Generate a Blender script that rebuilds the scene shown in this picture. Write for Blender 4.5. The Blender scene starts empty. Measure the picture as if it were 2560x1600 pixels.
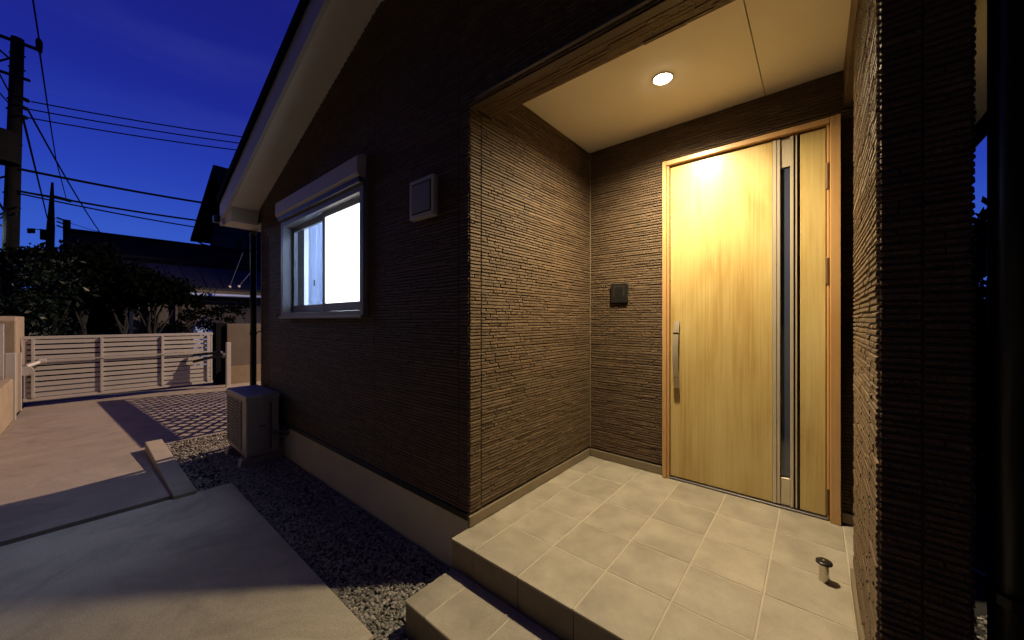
import bpy, math, random
from mathutils import Vector, Matrix
random.seed(7)
sc = bpy.context.scene
C = sc.collection
R = math.radians

# ---------------------------------------------------------------- camera
CAM = Vector((1.496, -1.409, 1.165)); YAW = R(40.0); F = 905.0      # photo is 2560 x 1600
cd = bpy.data.cameras.new('camera'); cam = bpy.data.objects.new('camera', cd); C.objects.link(cam)
cd.sensor_width = 36.0; cd.lens = F/2560*36.0; cd.clip_start = 0.02; cd.clip_end = 2000
cam.location = CAM; cam.rotation_euler = (R(90), 0, YAW)
sc.camera = cam
FWD = Vector((-math.sin(YAW), math.cos(YAW), 0)); RGT = Vector((math.cos(YAW), math.sin(YAW), 0))
def at(px, py, d):                       # photo pixel + distance along the view axis -> place
    return CAM + FWD*d + RGT*((px-1280)/F*d) + Vector((0, 0, (800-py)/F*d))

# ---------------------------------------------------------------- sky (dusk), exposure
w = bpy.data.worlds.new('World'); sc.world = w; w.use_nodes = True
nt = w.node_tree; nt.nodes.clear()
def wn(t): return nt.nodes.new(t)
tc = wn('ShaderNodeTexCoord'); sep = wn('ShaderNodeSeparateXYZ'); ramp = wn('ShaderNodeValToRGB')
bg = wn('ShaderNodeBackground'); wo = wn('ShaderNodeOutputWorld')
nt.links.new(tc.outputs['Generated'], sep.inputs[0]); nt.links.new(sep.outputs['Z'], ramp.inputs[0])
e = ramp.color_ramp.elements
e[0].position = 0.0; e[0].color = (.046, .125, .58, 1)
e[1].position = 1.0; e[1].color = (.007, .008, .10, 1)
for p, c in ((.13, (.034, .102, .54, 1)), (.27, (.019, .048, .42, 1)), (.42, (.0115, .020, .27, 1)), (.56, (.0088, .013, .195, 1))):
    k = e.new(p); k.color = c
mp = wn('ShaderNodeMapping'); mp.inputs['Scale'].default_value = (1.2, 1.2, 5.5); mp.inputs['Rotation'].default_value = (.5, .35, .2)
nz = wn('ShaderNodeTexNoise'); nz.inputs['Scale'].default_value = 1.6; nz.inputs['Detail'].default_value = 5
cr = wn('ShaderNodeValToRGB'); cr.color_ramp.elements[0].position = .48; cr.color_ramp.elements[1].position = .8
mx = wn('ShaderNodeMixRGB'); mx.inputs[2].default_value = (.055, .07, .32, 1)
mm = wn('ShaderNodeMath'); mm.operation = 'MULTIPLY'; mm.inputs[1].default_value = .34
L = nt.links.new
L(tc.outputs['Generated'], mp.inputs[0]); L(mp.outputs[0], nz.inputs['Vector']); L(nz.outputs[0], cr.inputs[0])
L(cr.outputs[0], mm.inputs[0]); L(mm.outputs[0], mx.inputs[0]); L(ramp.outputs[0], mx.inputs[1])
L(mx.outputs[0], bg.inputs['Color']); bg.inputs['Strength'].default_value = 1.07; L(bg.outputs[0], wo.inputs[0])
vs = sc.view_settings
vs.view_transform = 'Standard'; vs.look = 'None'; vs.exposure = 0.0; vs.gamma = 1.0; vs.use_curve_mapping = False
sc.cycles.use_denoising = True
try: sc.cycles.denoiser = 'OPENIMAGEDENOISE'
except Exception: pass
sc.cycles.max_bounces = 8; sc.cycles.diffuse_bounces = 4; sc.cycles.sample_clamp_indirect = 4.0
sc.cycles.caustics_reflective = False; sc.cycles.caustics_refractive = False

# ---------------------------------------------------------------- materials
def mat(name, col, rough=.6, metal=0.0, var=.12, nscale=6.0, bump=0.0, bscale=60.0, emit=None, estr=0.0,
        island=0.0, stretch=(1, 1, 1), col2=None, spec=.5, detail=5, coat=0.0, nrough=.6, objrand=0.0, stain=0.0, speck=0.0):
    m = bpy.data.materials.new(name); m.use_nodes = True
    t = m.node_tree; b = t.nodes['Principled BSDF']
    b.inputs['Roughness'].default_value = rough; b.inputs['Metallic'].default_value = metal
    b.inputs['Specular IOR Level'].default_value = spec; b.inputs['Coat Weight'].default_value = coat
    b.inputs['Coat Roughness'].default_value = .12
    co = t.nodes.new('ShaderNodeTexCoord'); ma = t.nodes.new('ShaderNodeMapping'); ma.inputs['Scale'].default_value = stretch
    t.links.new(co.outputs['Object'], ma.inputs[0])
    n = t.nodes.new('ShaderNodeTexNoise'); n.inputs['Scale'].default_value = nscale; n.inputs['Detail'].default_value = detail
    n.inputs['Roughness'].default_value = nrough
    t.links.new(ma.outputs[0], n.inputs['Vector'])
    r = t.nodes.new('ShaderNodeValToRGB'); r.color_ramp.elements[0].position = .3; r.color_ramp.elements[1].position = .7
    lo = col2 if col2 else tuple(c*(1-var) for c in col); hi = col if col2 else tuple(min(1, c*(1+var)) for c in col)
    r.color_ramp.elements[0].color = (*lo, 1); r.color_ramp.elements[1].color = (*hi, 1)
    t.links.new(n.outputs[0], r.inputs[0]); out = r.outputs[0]
    if island:
        g = t.nodes.new('ShaderNodeNewGeometry'); h = t.nodes.new('ShaderNodeMapRange')
        h.inputs['To Min'].default_value = 1-island; h.inputs['To Max'].default_value = 1+island
        t.links.new(g.outputs['Random Per Island'], h.inputs[0])
        v = t.nodes.new('ShaderNodeVectorMath'); v.operation = 'SCALE'
        t.links.new(out, v.inputs[0]); t.links.new(h.outputs[0], v.inputs['Scale']); out = v.outputs[0]
    def scaled(sock, fac_sock, lo_, hi_, a_=0.0, b_=1.0):
        h = t.nodes.new('ShaderNodeMapRange'); h.inputs['From Min'].default_value = a_; h.inputs['From Max'].default_value = b_
        h.inputs['To Min'].default_value = lo_; h.inputs['To Max'].default_value = hi_; t.links.new(fac_sock, h.inputs[0])
        v = t.nodes.new('ShaderNodeVectorMath'); v.operation = 'SCALE'
        t.links.new(sock, v.inputs[0]); t.links.new(h.outputs[0], v.inputs['Scale']); return v.outputs[0]
    if objrand:
        oi = t.nodes.new('ShaderNodeObjectInfo'); out = scaled(out, oi.outputs['Random'], 1-objrand, 1+objrand)
        va = t.nodes.new('ShaderNodeVectorMath'); va.operation = 'ADD'; cv = t.nodes.new('ShaderNodeVectorMath'); cv.operation = 'SCALE'
        cv.inputs[0].default_value = (37, 19, 11); t.links.new(oi.outputs['Random'], cv.inputs['Scale'])
        t.links.new(co.outputs['Object'], va.inputs[0]); t.links.new(cv.outputs[0], va.inputs[1]); t.links.new(va.outputs[0], ma.inputs[0])
    if stain:
        n3 = t.nodes.new('ShaderNodeTexNoise'); n3.inputs['Scale'].default_value = 1.1; n3.inputs['Detail'].default_value = 7; n3.inputs['Roughness'].default_value = .7
        n3.inputs['Distortion'].default_value = 1.2
        t.links.new(co.outputs['Object'], n3.inputs['Vector']); out = scaled(out, n3.outputs[0], 1-stain, 1.06, .32, .52)
    if speck:
        n4 = t.nodes.new('ShaderNodeTexNoise'); n4.inputs['Scale'].default_value = 170; n4.inputs['Detail'].default_value = 3
        t.links.new(co.outputs['Object'], n4.inputs['Vector']); out = scaled(out, n4.outputs[0], 1-speck, 1+speck*.4, .3, .62)
    t.links.new(out, b.inputs['Base Color'])
    if bump:
        n2 = t.nodes.new('ShaderNodeTexNoise'); n2.inputs['Scale'].default_value = bscale; n2.inputs['Detail'].default_value = 6
        t.links.new(ma.outputs[0], n2.inputs['Vector'])
        bp = t.nodes.new('ShaderNodeBump'); bp.inputs['Strength'].default_value = bump; bp.inputs['Distance'].default_value = .01
        t.links.new(n2.outputs[0], bp.inputs['Height']); t.links.new(bp.outputs[0], b.inputs['Normal'])
    if emit:
        b.inputs['Emission Color'].default_value = (*emit, 1); b.inputs['Emission Strength'].default_value = estr
    m.diffuse_color = (*col, 1)
    return m
M = {}
M['siding'] = mat('siding', (.116, .075, .043), .55, spec=.3, var=.2, nscale=14, bump=.7, bscale=130, island=.18)
M['wallcore'] = mat('wall_core', (.045, .03, .022), .8, var=.2, nscale=20)
M['foundation'] = mat('foundation', (.62, .56, .44), .8, var=.06, nscale=3, bump=.12, bscale=120)
M['trim'] = mat('base_trim', (.20, .155, .10), .5, var=.1, nscale=8)
M['blacktrim'] = mat('black_trim', (.014, .012, .011), .45, var=.2)
M['cream'] = mat('soffit', (.90, .87, .78), .6, var=.03, nscale=4)
M['ceiling'] = mat('ceiling', (.82, .765, .655), .75, var=.02, nscale=4)
M['rake'] = mat('rake_board', (.60, .58, .55), .5, var=.03)
M['roof'] = mat('roof', (.005, .005, .006), .9, spec=.05, var=.2)
M['shutter'] = mat('shutter_box', (.56, .52, .46), .45, var=.03)
M['alu'] = mat('aluminium', (.28, .27, .255), .4, metal=.3, var=.05)
M['darkalu'] = mat('dark_aluminium', (.11, .10, .10), .4, metal=.4, var=.05)
M['white'] = mat('white_plastic', (.50, .48, .46), .45, var=.03)
M['tile'] = mat('porch_tile', (.435, .385, .305), .55, nscale=5, col2=(.285, .25, .197), bump=.12, bscale=40, detail=9, nrough=.62, objrand=.06, speck=.10)
M['grout'] = mat('grout', (.47, .415, .325), .9, var=.08, nscale=30)
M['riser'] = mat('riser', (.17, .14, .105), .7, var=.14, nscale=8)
M['concrete'] = mat('concrete', (.52, .455, .355), .8, nscale=2.6, col2=(.42, .365, .285), bump=.25, bscale=80, stain=.28, speck=.22, detail=9, nrough=.68)
M['drive'] = mat('driveway', (.31, .265, .225), .85, nscale=1.3, col2=(.225, .19, .16), bump=.25, bscale=60, stain=.25, speck=.25, detail=9, nrough=.7)
M['kerb'] = mat('kerb', (.32, .275, .22), .85, var=.12, nscale=6, bump=.2, bscale=60)
M['gravelbase'] = mat('gravel_base', (.035, .033, .031), .95, var=.5, nscale=60, bump=1.0, bscale=90)
M['gravel'] = mat('gravel', (.24, .22, .195), .7, var=.3, nscale=30, island=.62)
M['asphalt'] = mat('asphalt', (.045, .045, .046), .9, var=.25, nscale=12, bump=.4, bscale=90)
M['earth'] = mat('earth', (.045, .04, .032), .95, var=.3, nscale=3)
M['bronze'] = mat('bronze_metal', (.58, .50, .38), .30, metal=.35, var=.03)
M['handle'] = mat('handle_metal', (.50, .43, .33), .28, metal=.5, var=.04)
M['copper'] = mat('hinge_copper', (.20, .11, .055), .4, metal=.4, var=.05)
M['beamtrim'] = mat('beam_trim', (.075, .052, .032), .5, var=.1)
M['black'] = mat('black_plastic', (.012, .011, .011), .35, var=.1)
M['black2'] = mat('black_lens', (.03, .028, .027), .15, var=.1)
M['pipe'] = mat('pipe_black', (.006, .006, .006), .32, spec=.25, var=.1)
M['steel'] = mat('steel', (.6, .56, .5), .25, metal=.9, var=.04)
M['darkglass'] = mat('door_glass', (.045, .053, .088), .07, var=.05, spec=.9)
M['stone'] = mat('stone_beige', (.33, .26, .18), .85, var=.14, nscale=5, bump=.3, bscale=40)
M['beigewall'] = mat('beige_wall', (.105, .084, .067), .85, var=.08, nscale=4, bump=.15, bscale=60)
M['gate'] = mat('gate_alu', (.50, .48, .45), .45, metal=.25, var=.05, nscale=3)
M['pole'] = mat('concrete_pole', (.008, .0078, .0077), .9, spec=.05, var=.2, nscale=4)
M['wire'] = mat('wire', (.004, .004, .005), .9, spec=.05, var=.1)
M['bark'] = mat('bark', (.014, .013, .013), .9, var=.35, nscale=20, bump=.6, bscale=40)
M['leaf'] = mat('leaf', (.006, .013, .008), .4, spec=.22, var=.3, nscale=3, island=.5)
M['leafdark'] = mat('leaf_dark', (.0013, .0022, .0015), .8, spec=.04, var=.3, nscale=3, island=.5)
M['tileroof'] = mat('tile_roof', (.003, .003, .004), .9, spec=.04, var=.25, nscale=10)
M['metalroof'] = mat('metal_roof', (.012, .013, .02), .6, spec=.25, var=.1)
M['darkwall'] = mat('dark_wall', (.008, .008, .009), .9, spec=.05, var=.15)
M['greywall'] = mat('grey_wall', (.085, .08, .085), .9, spec=.1, var=.2, nscale=2, detail=8)
M['beam'] = mat('beam_fascia', (.09, .075, .05), .7, var=.15)
M['gutterwhite'] = mat('gutter_white', (.30, .42, .80), .4, var=.05)
M['room'] = mat('room_wall', (.75, .75, .75), .9, var=.02)
M['curtain'] = None
M['frost_glow'] = mat('glowing_frosted_glass', (.8, .85, .9), .3, var=.01, emit=(.95, .96, 1.0), estr=2.6)  # pane glows by itself in place of room light coming through
M['ac'] = mat('ac_casing', (.36, .34, .30), .45, var=.05)
M['acdark'] = mat('ac_dark', (.07, .068, .062), .6, var=.1)
def glass():
    m = bpy.data.materials.new('clear_glass'); m.use_nodes = True; t = m.node_tree; t.nodes.clear()
    o = t.nodes.new('ShaderNodeOutputMaterial'); a = t.nodes.new('ShaderNodeBsdfTransparent'); g = t.nodes.new('ShaderNodeBsdfGlossy')
    a.inputs[0].default_value = (.80, .86, .95, 1); g.inputs['Roughness'].default_value = .02
    x = t.nodes.new('ShaderNodeMixShader'); x.inputs[0].default_value = .07
    t.links.new(a.outputs[0], x.inputs[1]); t.links.new(g.outputs[0], x.inputs[2]); t.links.new(x.outputs[0], o.inputs[0]); return m
def cloth():
    m = bpy.data.materials.new('curtain_cloth'); m.use_nodes = True; t = m.node_tree; t.nodes.clear()
    o = t.nodes.new('ShaderNodeOutputMaterial'); a = t.nodes.new('ShaderNodeBsdfDiffuse'); g = t.nodes.new('ShaderNodeBsdfTranslucent')
    n = t.nodes.new('ShaderNodeTexNoise'); n.inputs['Scale'].default_value = 4; r = t.nodes.new('ShaderNodeValToRGB')
    r.color_ramp.elements[0].color = (.60, .68, .86, 1); r.color_ramp.elements[1].color = (.70, .78, .93, 1)
    t.links.new(n.outputs[0], r.inputs[0]); t.links.new(r.outputs[0], a.inputs[0]); t.links.new(r.outputs[0], g.inputs[0])
    x = t.nodes.new('ShaderNodeMixShader'); x.inputs[0].default_value = .6
    t.links.new(a.outputs[0], x.inputs[1]); t.links.new(g.outputs[0], x.inputs[2]); t.links.new(x.outputs[0], o.inputs[0]); return m
M['curtain'] = cloth()
M['glass'] = glass()
def wood(name, dark, mid, light, rough, coat):
    m = bpy.data.materials.new(name); m.use_nodes = True; t = m.node_tree; b = t.nodes['Principled BSDF']
    co = t.nodes.new('ShaderNodeTexCoord')
    def noise(sx, sz, scale, det):
        ma = t.nodes.new('ShaderNodeMapping'); ma.inputs['Scale'].default_value = (sx, sx, sz)
        n = t.nodes.new('ShaderNodeTexNoise'); n.inputs['Scale'].default_value = scale; n.inputs['Detail'].default_value = det
        n.inputs['Distortion'].default_value = .6
        t.links.new(co.outputs['Object'], ma.inputs[0]); t.links.new(ma.outputs[0], n.inputs['Vector']); return n
    a = noise(5.0, 1.25, 1.0, 5); f = noise(75, 1.6, 1.0, 8)
    mixn = t.nodes.new('ShaderNodeMath'); mixn.operation = 'MULTIPLY_ADD'; mixn.inputs[1].default_value = .38
    t.links.new(f.outputs[0], mixn.inputs[0])
    ms = t.nodes.new('ShaderNodeMath'); ms.operation = 'MULTIPLY'; ms.inputs[1].default_value = .62
    t.links.new(a.outputs[0], ms.inputs[0]); t.links.new(ms.outputs[0], mixn.inputs[2])
    r = t.nodes.new('ShaderNodeValToRGB'); el = r.color_ramp.elements
    el[0].position = .36; el[0].color = (*dark, 1); el[1].position = .64; el[1].color = (*light, 1); k = el.new(.5); k.color = (*mid, 1)
    t.links.new(mixn.outputs[0], r.inputs[0]); t.links.new(r.outputs[0], b.inputs['Base Color'])
    b.inputs['Roughness'].default_value = rough; b.inputs['Coat Weight'].default_value = coat; b.inputs['Coat Roughness'].default_value = .3
    return m
M['wood'] = wood('door_wood', (.42, .265, .085), (.53, .385, .145), (.60, .46, .20), .31, .12)
M['framewood'] = wood('frame_wood', (.46, .25, .09), (.52, .30, .12), (.57, .34, .15), .4, .2)

# ---------------------------------------------------------------- mesh helpers
ORG = {}
class MB:
    def __init__(s): s.v = []; s.f = []
    def quad(s, *p):
        n = len(s.v); s.v += [tuple(q) for q in p]; s.f.append(tuple(range(n, n+len(p)))); return s
    def box(s, a, b):
        x0, y0, z0 = (min(a[i], b[i]) for i in range(3)); x1, y1, z1 = (max(a[i], b[i]) for i in range(3))
        n = len(s.v)
        s.v += [(x0,y0,z0),(x1,y0,z0),(x1,y1,z0),(x0,y1,z0),(x0,y0,z1),(x1,y0,z1),(x1,y1,z1),(x0,y1,z1)]
        s.f += [tuple(n+i for i in q) for q in ((0,3,2,1),(4,5,6,7),(0,1,5,4),(1,2,6,5),(2,3,7,6),(3,0,4,7))]; return s
    def prism(s, poly, y0, y1):            # polygon in x,z (counter-clockwise seen from -y) pushed along y
        n = len(s.v); k = len(poly)
        s.v += [(x, y0, z) for x, z in poly] + [(x, y1, z) for x, z in poly]
        s.f.append(tuple(range(n, n+k))); s.f.append(tuple(range(n+2*k-1, n+k-1, -1)))
        for i in range(k):
            j = (i+1) % k; s.f.append((n+i, n+k+i, n+k+j, n+j))
        return s
    def prism_y(s, poly, x0, x1):          # polygon in y,z pushed along x
        n = len(s.v); k = len(poly)
        s.v += [(x0, y, z) for y, z in poly] + [(x1, y, z) for y, z in poly]
        s.f.append(tuple(range(n+k-1, n-1, -1))); s.f.append(tuple(range(n+k, n+2*k)))
        for i in range(k):
            j = (i+1) % k; s.f.append((n+i, n+j, n+k+j, n+k+i))
        return s
    def tube(s, pts, rad, seg=10, cap=True):
        pts = [Vector(p) for p in pts]
        if not hasattr(rad, '__len__'): rad = [rad]*len(pts)
        n0 = len(s.v); prev = None
        for i, p in enumerate(pts):
            d = (pts[min(i+1, len(pts)-1)] - pts[max(i-1, 0)]).normalized()
            if prev is None:
                u = d.cross(Vector((0, 0, 1)))
                if u.length < 1e-3: u = d.cross(Vector((1, 0, 0)))
            else: u = prev - d*prev.dot(d)
            u.normalize(); prev = u; v = d.cross(u)
            for k in range(seg):
                a = 2*math.pi*k/seg; s.v.append(tuple(p + (u*math.cos(a)+v*math.sin(a))*rad[i]))
        for i in range(len(pts)-1):
            for k in range(seg):
                a = n0+i*seg+k; b = n0+i*seg+(k+1) % seg
                s.f.append((a, b, b+seg, a+seg))
        if cap:
            s.f.append(tuple(n0+k for k in range(seg-1, -1, -1))); e0 = n0+(len(pts)-1)*seg
            s.f.append(tuple(e0+k for k in range(seg)))
        return s
    def lathe(s, c, prof, seg=20, cap=True):
        c = Vector(c); n0 = len(s.v)
        for r, z in prof:
            for k in range(seg):
                a = 2*math.pi*k/seg; s.v.append((c.x+max(r, 1e-4)*math.cos(a), c.y+max(r, 1e-4)*math.sin(a), c.z+z))
        for i in range(len(prof)-1):
            for k in range(seg):
                a = n0+i*seg+k; b = n0+i*seg+(k+1) % seg; s.f.append((a, b, b+seg, a+seg))
        if cap:
            s.f.append(tuple(n0+k for k in range(seg-1, -1, -1))); e0 = n0+(len(prof)-1)*seg; s.f.append(tuple(e0+k for k in range(seg)))
        return s
    def build(s, name, m, parent=None, bevel=0, smooth=False, segs=2):
        o0 = ORG.get(parent.name if parent else None, Vector((0, 0, 0)))
        me = bpy.data.meshes.new(name)
        me.from_pydata([(x-o0.x, y-o0.y, z-o0.z) for x, y, z in s.v], [], s.f)
        me.materials.append(M[m] if isinstance(m, str) else m)
        if smooth:
            for p in me.polygons: p.use_smooth = True
        o = bpy.data.objects.new(name, me); C.objects.link(o)
        if parent: o.parent = parent
        ORG[o.name] = o0.copy()
        if bevel:
            b = o.modifiers.new('bevel', 'BEVEL'); b.width = bevel; b.segments = segs; b.limit_method = 'ANGLE'; b.angle_limit = R(35)
        return o
def box(a, b): return MB().box(a, b)
def tag(o, label=None, cat=None, group=None, kind=None):
    if label: o['label'] = label
    if cat: o['category'] = cat
    if group: o['group'] = group
    if kind: o['kind'] = kind
    return o
def thing(name, loc, label=None, cat=None, group=None, kind=None, parent=None):
    o = bpy.data.objects.new(name, None); o.empty_display_size = .2; C.objects.link(o)
    loc = Vector(loc)
    if parent: o.parent = parent; o.location = loc - ORG[parent.name]
    else: o.location = loc
    ORG[o.name] = loc; return tag(o, label, cat, group, kind)
def inst(name, me, parent, loc, scale=None):            # piece that shares its mesh; loc is a place in the scene
    o = bpy.data.objects.new(name, me); C.objects.link(o); o.parent = parent
    o.location = Vector(loc) - ORG[parent.name]
    if scale: o.scale = scale
    return o
def meshof(mb, name, m):
    me = bpy.data.meshes.new(name); me.from_pydata(mb.v, [], mb.f); me.materials.append(M[m]); return me

# ---------------------------------------------------------------- sizes of the place
XL, XR = -3.66, 1.79            # outer corners of the gable front (plane y = 0)
XC = (XL+XR)/2; SL = .35        # ridge line and roof pitch
def rake(x): return 2.53 + SL*((x-XL) if x < XC else (XR-x))
DW = 1.41                       # plane of the wall that holds the door
WX = 1.63; WY = .79             # wing wall: inner face, back end
CEIL = 2.60; BEAM = 2.375; YB = 8.5
GZ = -.30                       # gravel and path level by the house
def driveZ(x): return -.275 if x > -2.5 else -.275 + (x+2.5)*.034

# ================================================================ SETTING
tag(box((-160, -160, -1.2), (160, 160, -.66)).build('ground', 'earth'), kind='structure')
mb = MB()
mb.box((-15.0, -60, -.9), (-10.9, 60, -.60)); tag(mb.build('road', 'asphalt'), kind='structure')
# driveway: a concrete sheet falling towards the street
mb = MB(); xs = [-2.56, -3.5, -4.5, -6, -7.5, -9, -10.9]
for a, b in zip(xs[:-1], xs[1:]):
    mb.prism([(b, -.9), (a, -.9), (a, driveZ(a)), (b, driveZ(b))], -2.12, -.93)
    if a <= -4.4: mb.prism([(b, -.9), (a, -.9), (a, driveZ(a)), (b, driveZ(b))], -.93, 1.9)
tag(mb.build('driveway', 'drive'), kind='structure')
mb = box((-2.50, -4.2, -.9), (-.057, -.542, -.283)); tag(mb.build('path', 'concrete', bevel=.008), kind='structure')
M['bounce'] = mat('bounce_concrete', (.55, .50, .42), .8, nscale=2.6, col2=(.46, .41, .34), bump=.2, bscale=80, detail=9, stain=.15, speck=.15)
tag(box((-.03, -4.2, -.9), (.75, -.72, -.286)).build('bounce_slab', 'bounce', bevel=.008), kind='structure')  # unseen slab added before the step to bounce warm light onto the walls
mb = box((-2.56, -2.2, -.9), (-2.50, -.545, -.345)); tag(mb.build('drain_gap', 'gravelbase'), kind='structure')
tag(MB().prism([(-4.48, -.9), (-2.462, -.9), (-2.462, -.252), (-4.48, -.252)], -.929, -.785).build('kerb', 'kerb', bevel=.008), kind='structure')
mb = box((-4.48, -.785, -.9), (-2.50, .0, -.325)); mb.box((-2.50, -.542, -.9), (.03, .0, -.318)); mb.box((-.057, -4, -.9), (4, -.542, -.318))
mb.box((.03, -.542, -.9), (4, 9, -.3185))
tag(mb.build('gravel_bed', 'gravelbase'), kind='structure')

def gravel():
    # many small stones in one mesh
    t = (1+5**.5)/2
    iv = [Vector(p).normalized() for p in ((-1,t,0),(1,t,0),(-1,-t,0),(1,-t,0),(0,-1,t),(0,1,t),(0,-1,-t),(0,1,-t),(t,0,-1),(t,0,1),(-t,0,-1),(-t,0,1))]
    fc = [(0,11,5),(0,5,1),(0,1,7),(0,7,10),(0,10,11),(1,5,9),(5,11,4),(11,10,2),(10,7,6),(7,1,8),(3,9,4),(3,4,2),(3,2,6),(3,6,8),(3,8,9),(4,9,5),(2,4,11),(6,2,10),(8,6,7),(9,8,1)]
    var = []
    rnd = random.Random(3)
    for _ in range(9): var.append([v*rnd.uniform(.72, 1.2) for v in iv])
    V = []; Fc = []
    def scatter(x0, x1, y0, y1, n, z, r0, r1):
        for _ in range(n):
            x = rnd.uniform(x0, x1); y = rnd.uniform(y0, y1); r = rnd.uniform(r0, r1)
            k = len(V); a = rnd.uniform(0, 6.28); ca, sa = math.cos(a), math.sin(a); fl = rnd.uniform(.55, .85); tx = rnd.uniform(-.5, .5)
            zz = z + rnd.uniform(0, .012)
            for v in rnd.choice(var):
                X, Y, Z = v.x*r*1.25, v.y*r, v.z*r*fl + v.x*r*tx
                V.append((x+X*ca-Y*sa, y+X*sa+Y*ca, zz+Z))
            Fc.extend([(a_+k, b_+k, c_+k) for a_, b_, c_ in fc])
    scatter(-1.5, .02, -.535, -.012, 6800, -.314, .0055, .0105)
    scatter(-3.9, -1.5, -.535, -.012, 6500, -.314, .007, .0125)
    scatter(-4.46, -2.48, -.775, -.02, 2600, -.320, .008, .014)
    scatter(-.05, .6, -.71, -.44, 2000, -.314, .0055, .011)
    scatter(1.80, 2.4, -.3, 1.5, 1800, -.314, .007, .013)
    o = bpy.data.meshes.new('gravel'); o.from_pydata(V, [], Fc); o.materials.append(M['gravel'])
    ob = bpy.data.objects.new('gravel', o); C.objects.link(ob)
    tag(ob, 'loose grey gravel strip along the foot of the house', 'gravel', kind='stuff')
gravel()

# ---- porch floor and step, tile by tile
porch = thing('porch_floor', (.85, .6, -.3), kind='structure')
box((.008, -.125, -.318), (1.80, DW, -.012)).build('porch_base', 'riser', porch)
box((.008, -.132, -.012), (1.80, DW-.002, -.0018)).build('grout_bed', 'grout', porch)
jx = [.006] + [.17+.289*i for i in range(6)] + [1.802]; jy = [-.137] + [.160+.298*i for i in range(4)] + [DW-.004]
tid = 0
for i in range(len(jx)-1):
    for j in range(len(jy)-1):
        x0, x1 = jx[i]+.0035, jx[i+1]-.0035; y0, y1 = jy[j]+.0035, jy[j+1]-.0035
        if j == 0: y0 = jy[0]
        if i == 0: x0 = jx[0]
        if x1-x0 < .03: continue
        box((x0, y0, -.010), (x1, y1, random.uniform(-.0003, .0006))).build('tile', 'tile', porch, bevel=.0015, segs=1)
for i in range(len(jx)-1):                                  # riser tiles of the porch edge
    if jx[i+1]-jx[i] < .08: continue
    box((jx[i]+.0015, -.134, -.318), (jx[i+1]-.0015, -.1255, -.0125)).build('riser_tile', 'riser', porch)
step = thing('porch_step', (.9, -.28, -.3), kind='structure')
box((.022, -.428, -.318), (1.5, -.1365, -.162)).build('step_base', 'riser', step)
box((.022, -.429, -.162), (1.5, -.138, -.1522)).build('grout_bed', 'grout', step)
sx = [.018] + [.172+.289*i for i in range(6)]
for i in range(len(sx)-1):
    box((sx[i]+(.0035 if i else 0), -.433, -.161), (sx[i+1]-.0035, -.1385, -.150)).build('tile', 'tile', step, bevel=.0025, segs=1)

# ================================================================ HOUSE
house = thing('house', (XC, 4.0, GZ), 'dark brown ribbed-siding gabled house with a wood-grain front door', 'house')
rs = random.Random(11)
def siding(mb, o, u, n, rows, spans, breaks=(), pitch=.0188):
    """ribs of stone-like strips: o origin, u along, n outward, rows=(z0,z1), spans(z)-> list of (u0,u1)"""
    o, u, n = Vector(o), Vector(u), Vector(n); up = Vector((0, 0, 1))
    z = rows[0]
    while z < rows[1]-.006:
        h = pitch*rs.choice((.85, 1, 1, 1, 1.15)); z1 = min(z+h, rows[1])
        for (a, b) in spans((z+z1)/2):
            cuts = sorted([a, b] + [k for k in breaks if a < k < b])
            for c0, c1 in zip(cuts[:-1], cuts[1:]):
                p = c0 + (.002 if c0 in breaks else 0); end = c1 - (.002 if c1 in breaks else 0)
                while p < end-.004:
                    q = min(end, p + rs.choice((rs.uniform(.03, .09), rs.uniform(.06, .16), rs.uniform(.14, .34))))
                    if end-q < .04: q = end
                    d = rs.choice((.0055, .0065, .007, .0075, .0085)); g = .0018 if z1-z > .012 else .001
                    tilt = rs.uniform(-.0022, .0022)
                    zt, zb = z1-g+tilt, z+g+tilt
                    B = [o+u*p+up*zb, o+u*q+up*zb, o+u*q+up*zt, o+u*p+up*zt]
                    i0, i1 = min(p+.003, q), max(q-.003, p)
                    w1, w2 = rs.uniform(-.001, .001), rs.uniform(-.001, .001)
                    Fr = [o+u*i0+up*(zb+.0018+w1)+n*d, o+u*i1+up*(zb+.0018+w2)+n*d, o+u*i1+up*(zt-.0035+w2)+n*d*.86, o+u*i0+up*(zt-.0035+w1)+n*d*.86]
                    k = len(mb.v); mb.v += [tuple(x) for x in B+Fr]
                    mb.f += [(k+4, k+5, k+6, k+7), (k, k+1, k+5, k+4), (k+1, k+2, k+6, k+5), (k+2, k+3, k+7, k+6), (k+3, k, k+4, k+7)]
                    p = q + .0015
        z = z1
    return mb
def cladding(mb, part):
    o = mb.build('siding_strips', 'siding', part); o['kind'] = 'stuff'; return o

# foundation
mb = box((XL+.005, .012, -.62), (0.0, .16, .028)); mb.box((XL+.005, .16, -.62), (XL+.16, YB, .028)); mb.box((1.805, .4, -.62), (1.64, YB, -.318))
mb.build('foundation', 'foundation', house)
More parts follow.
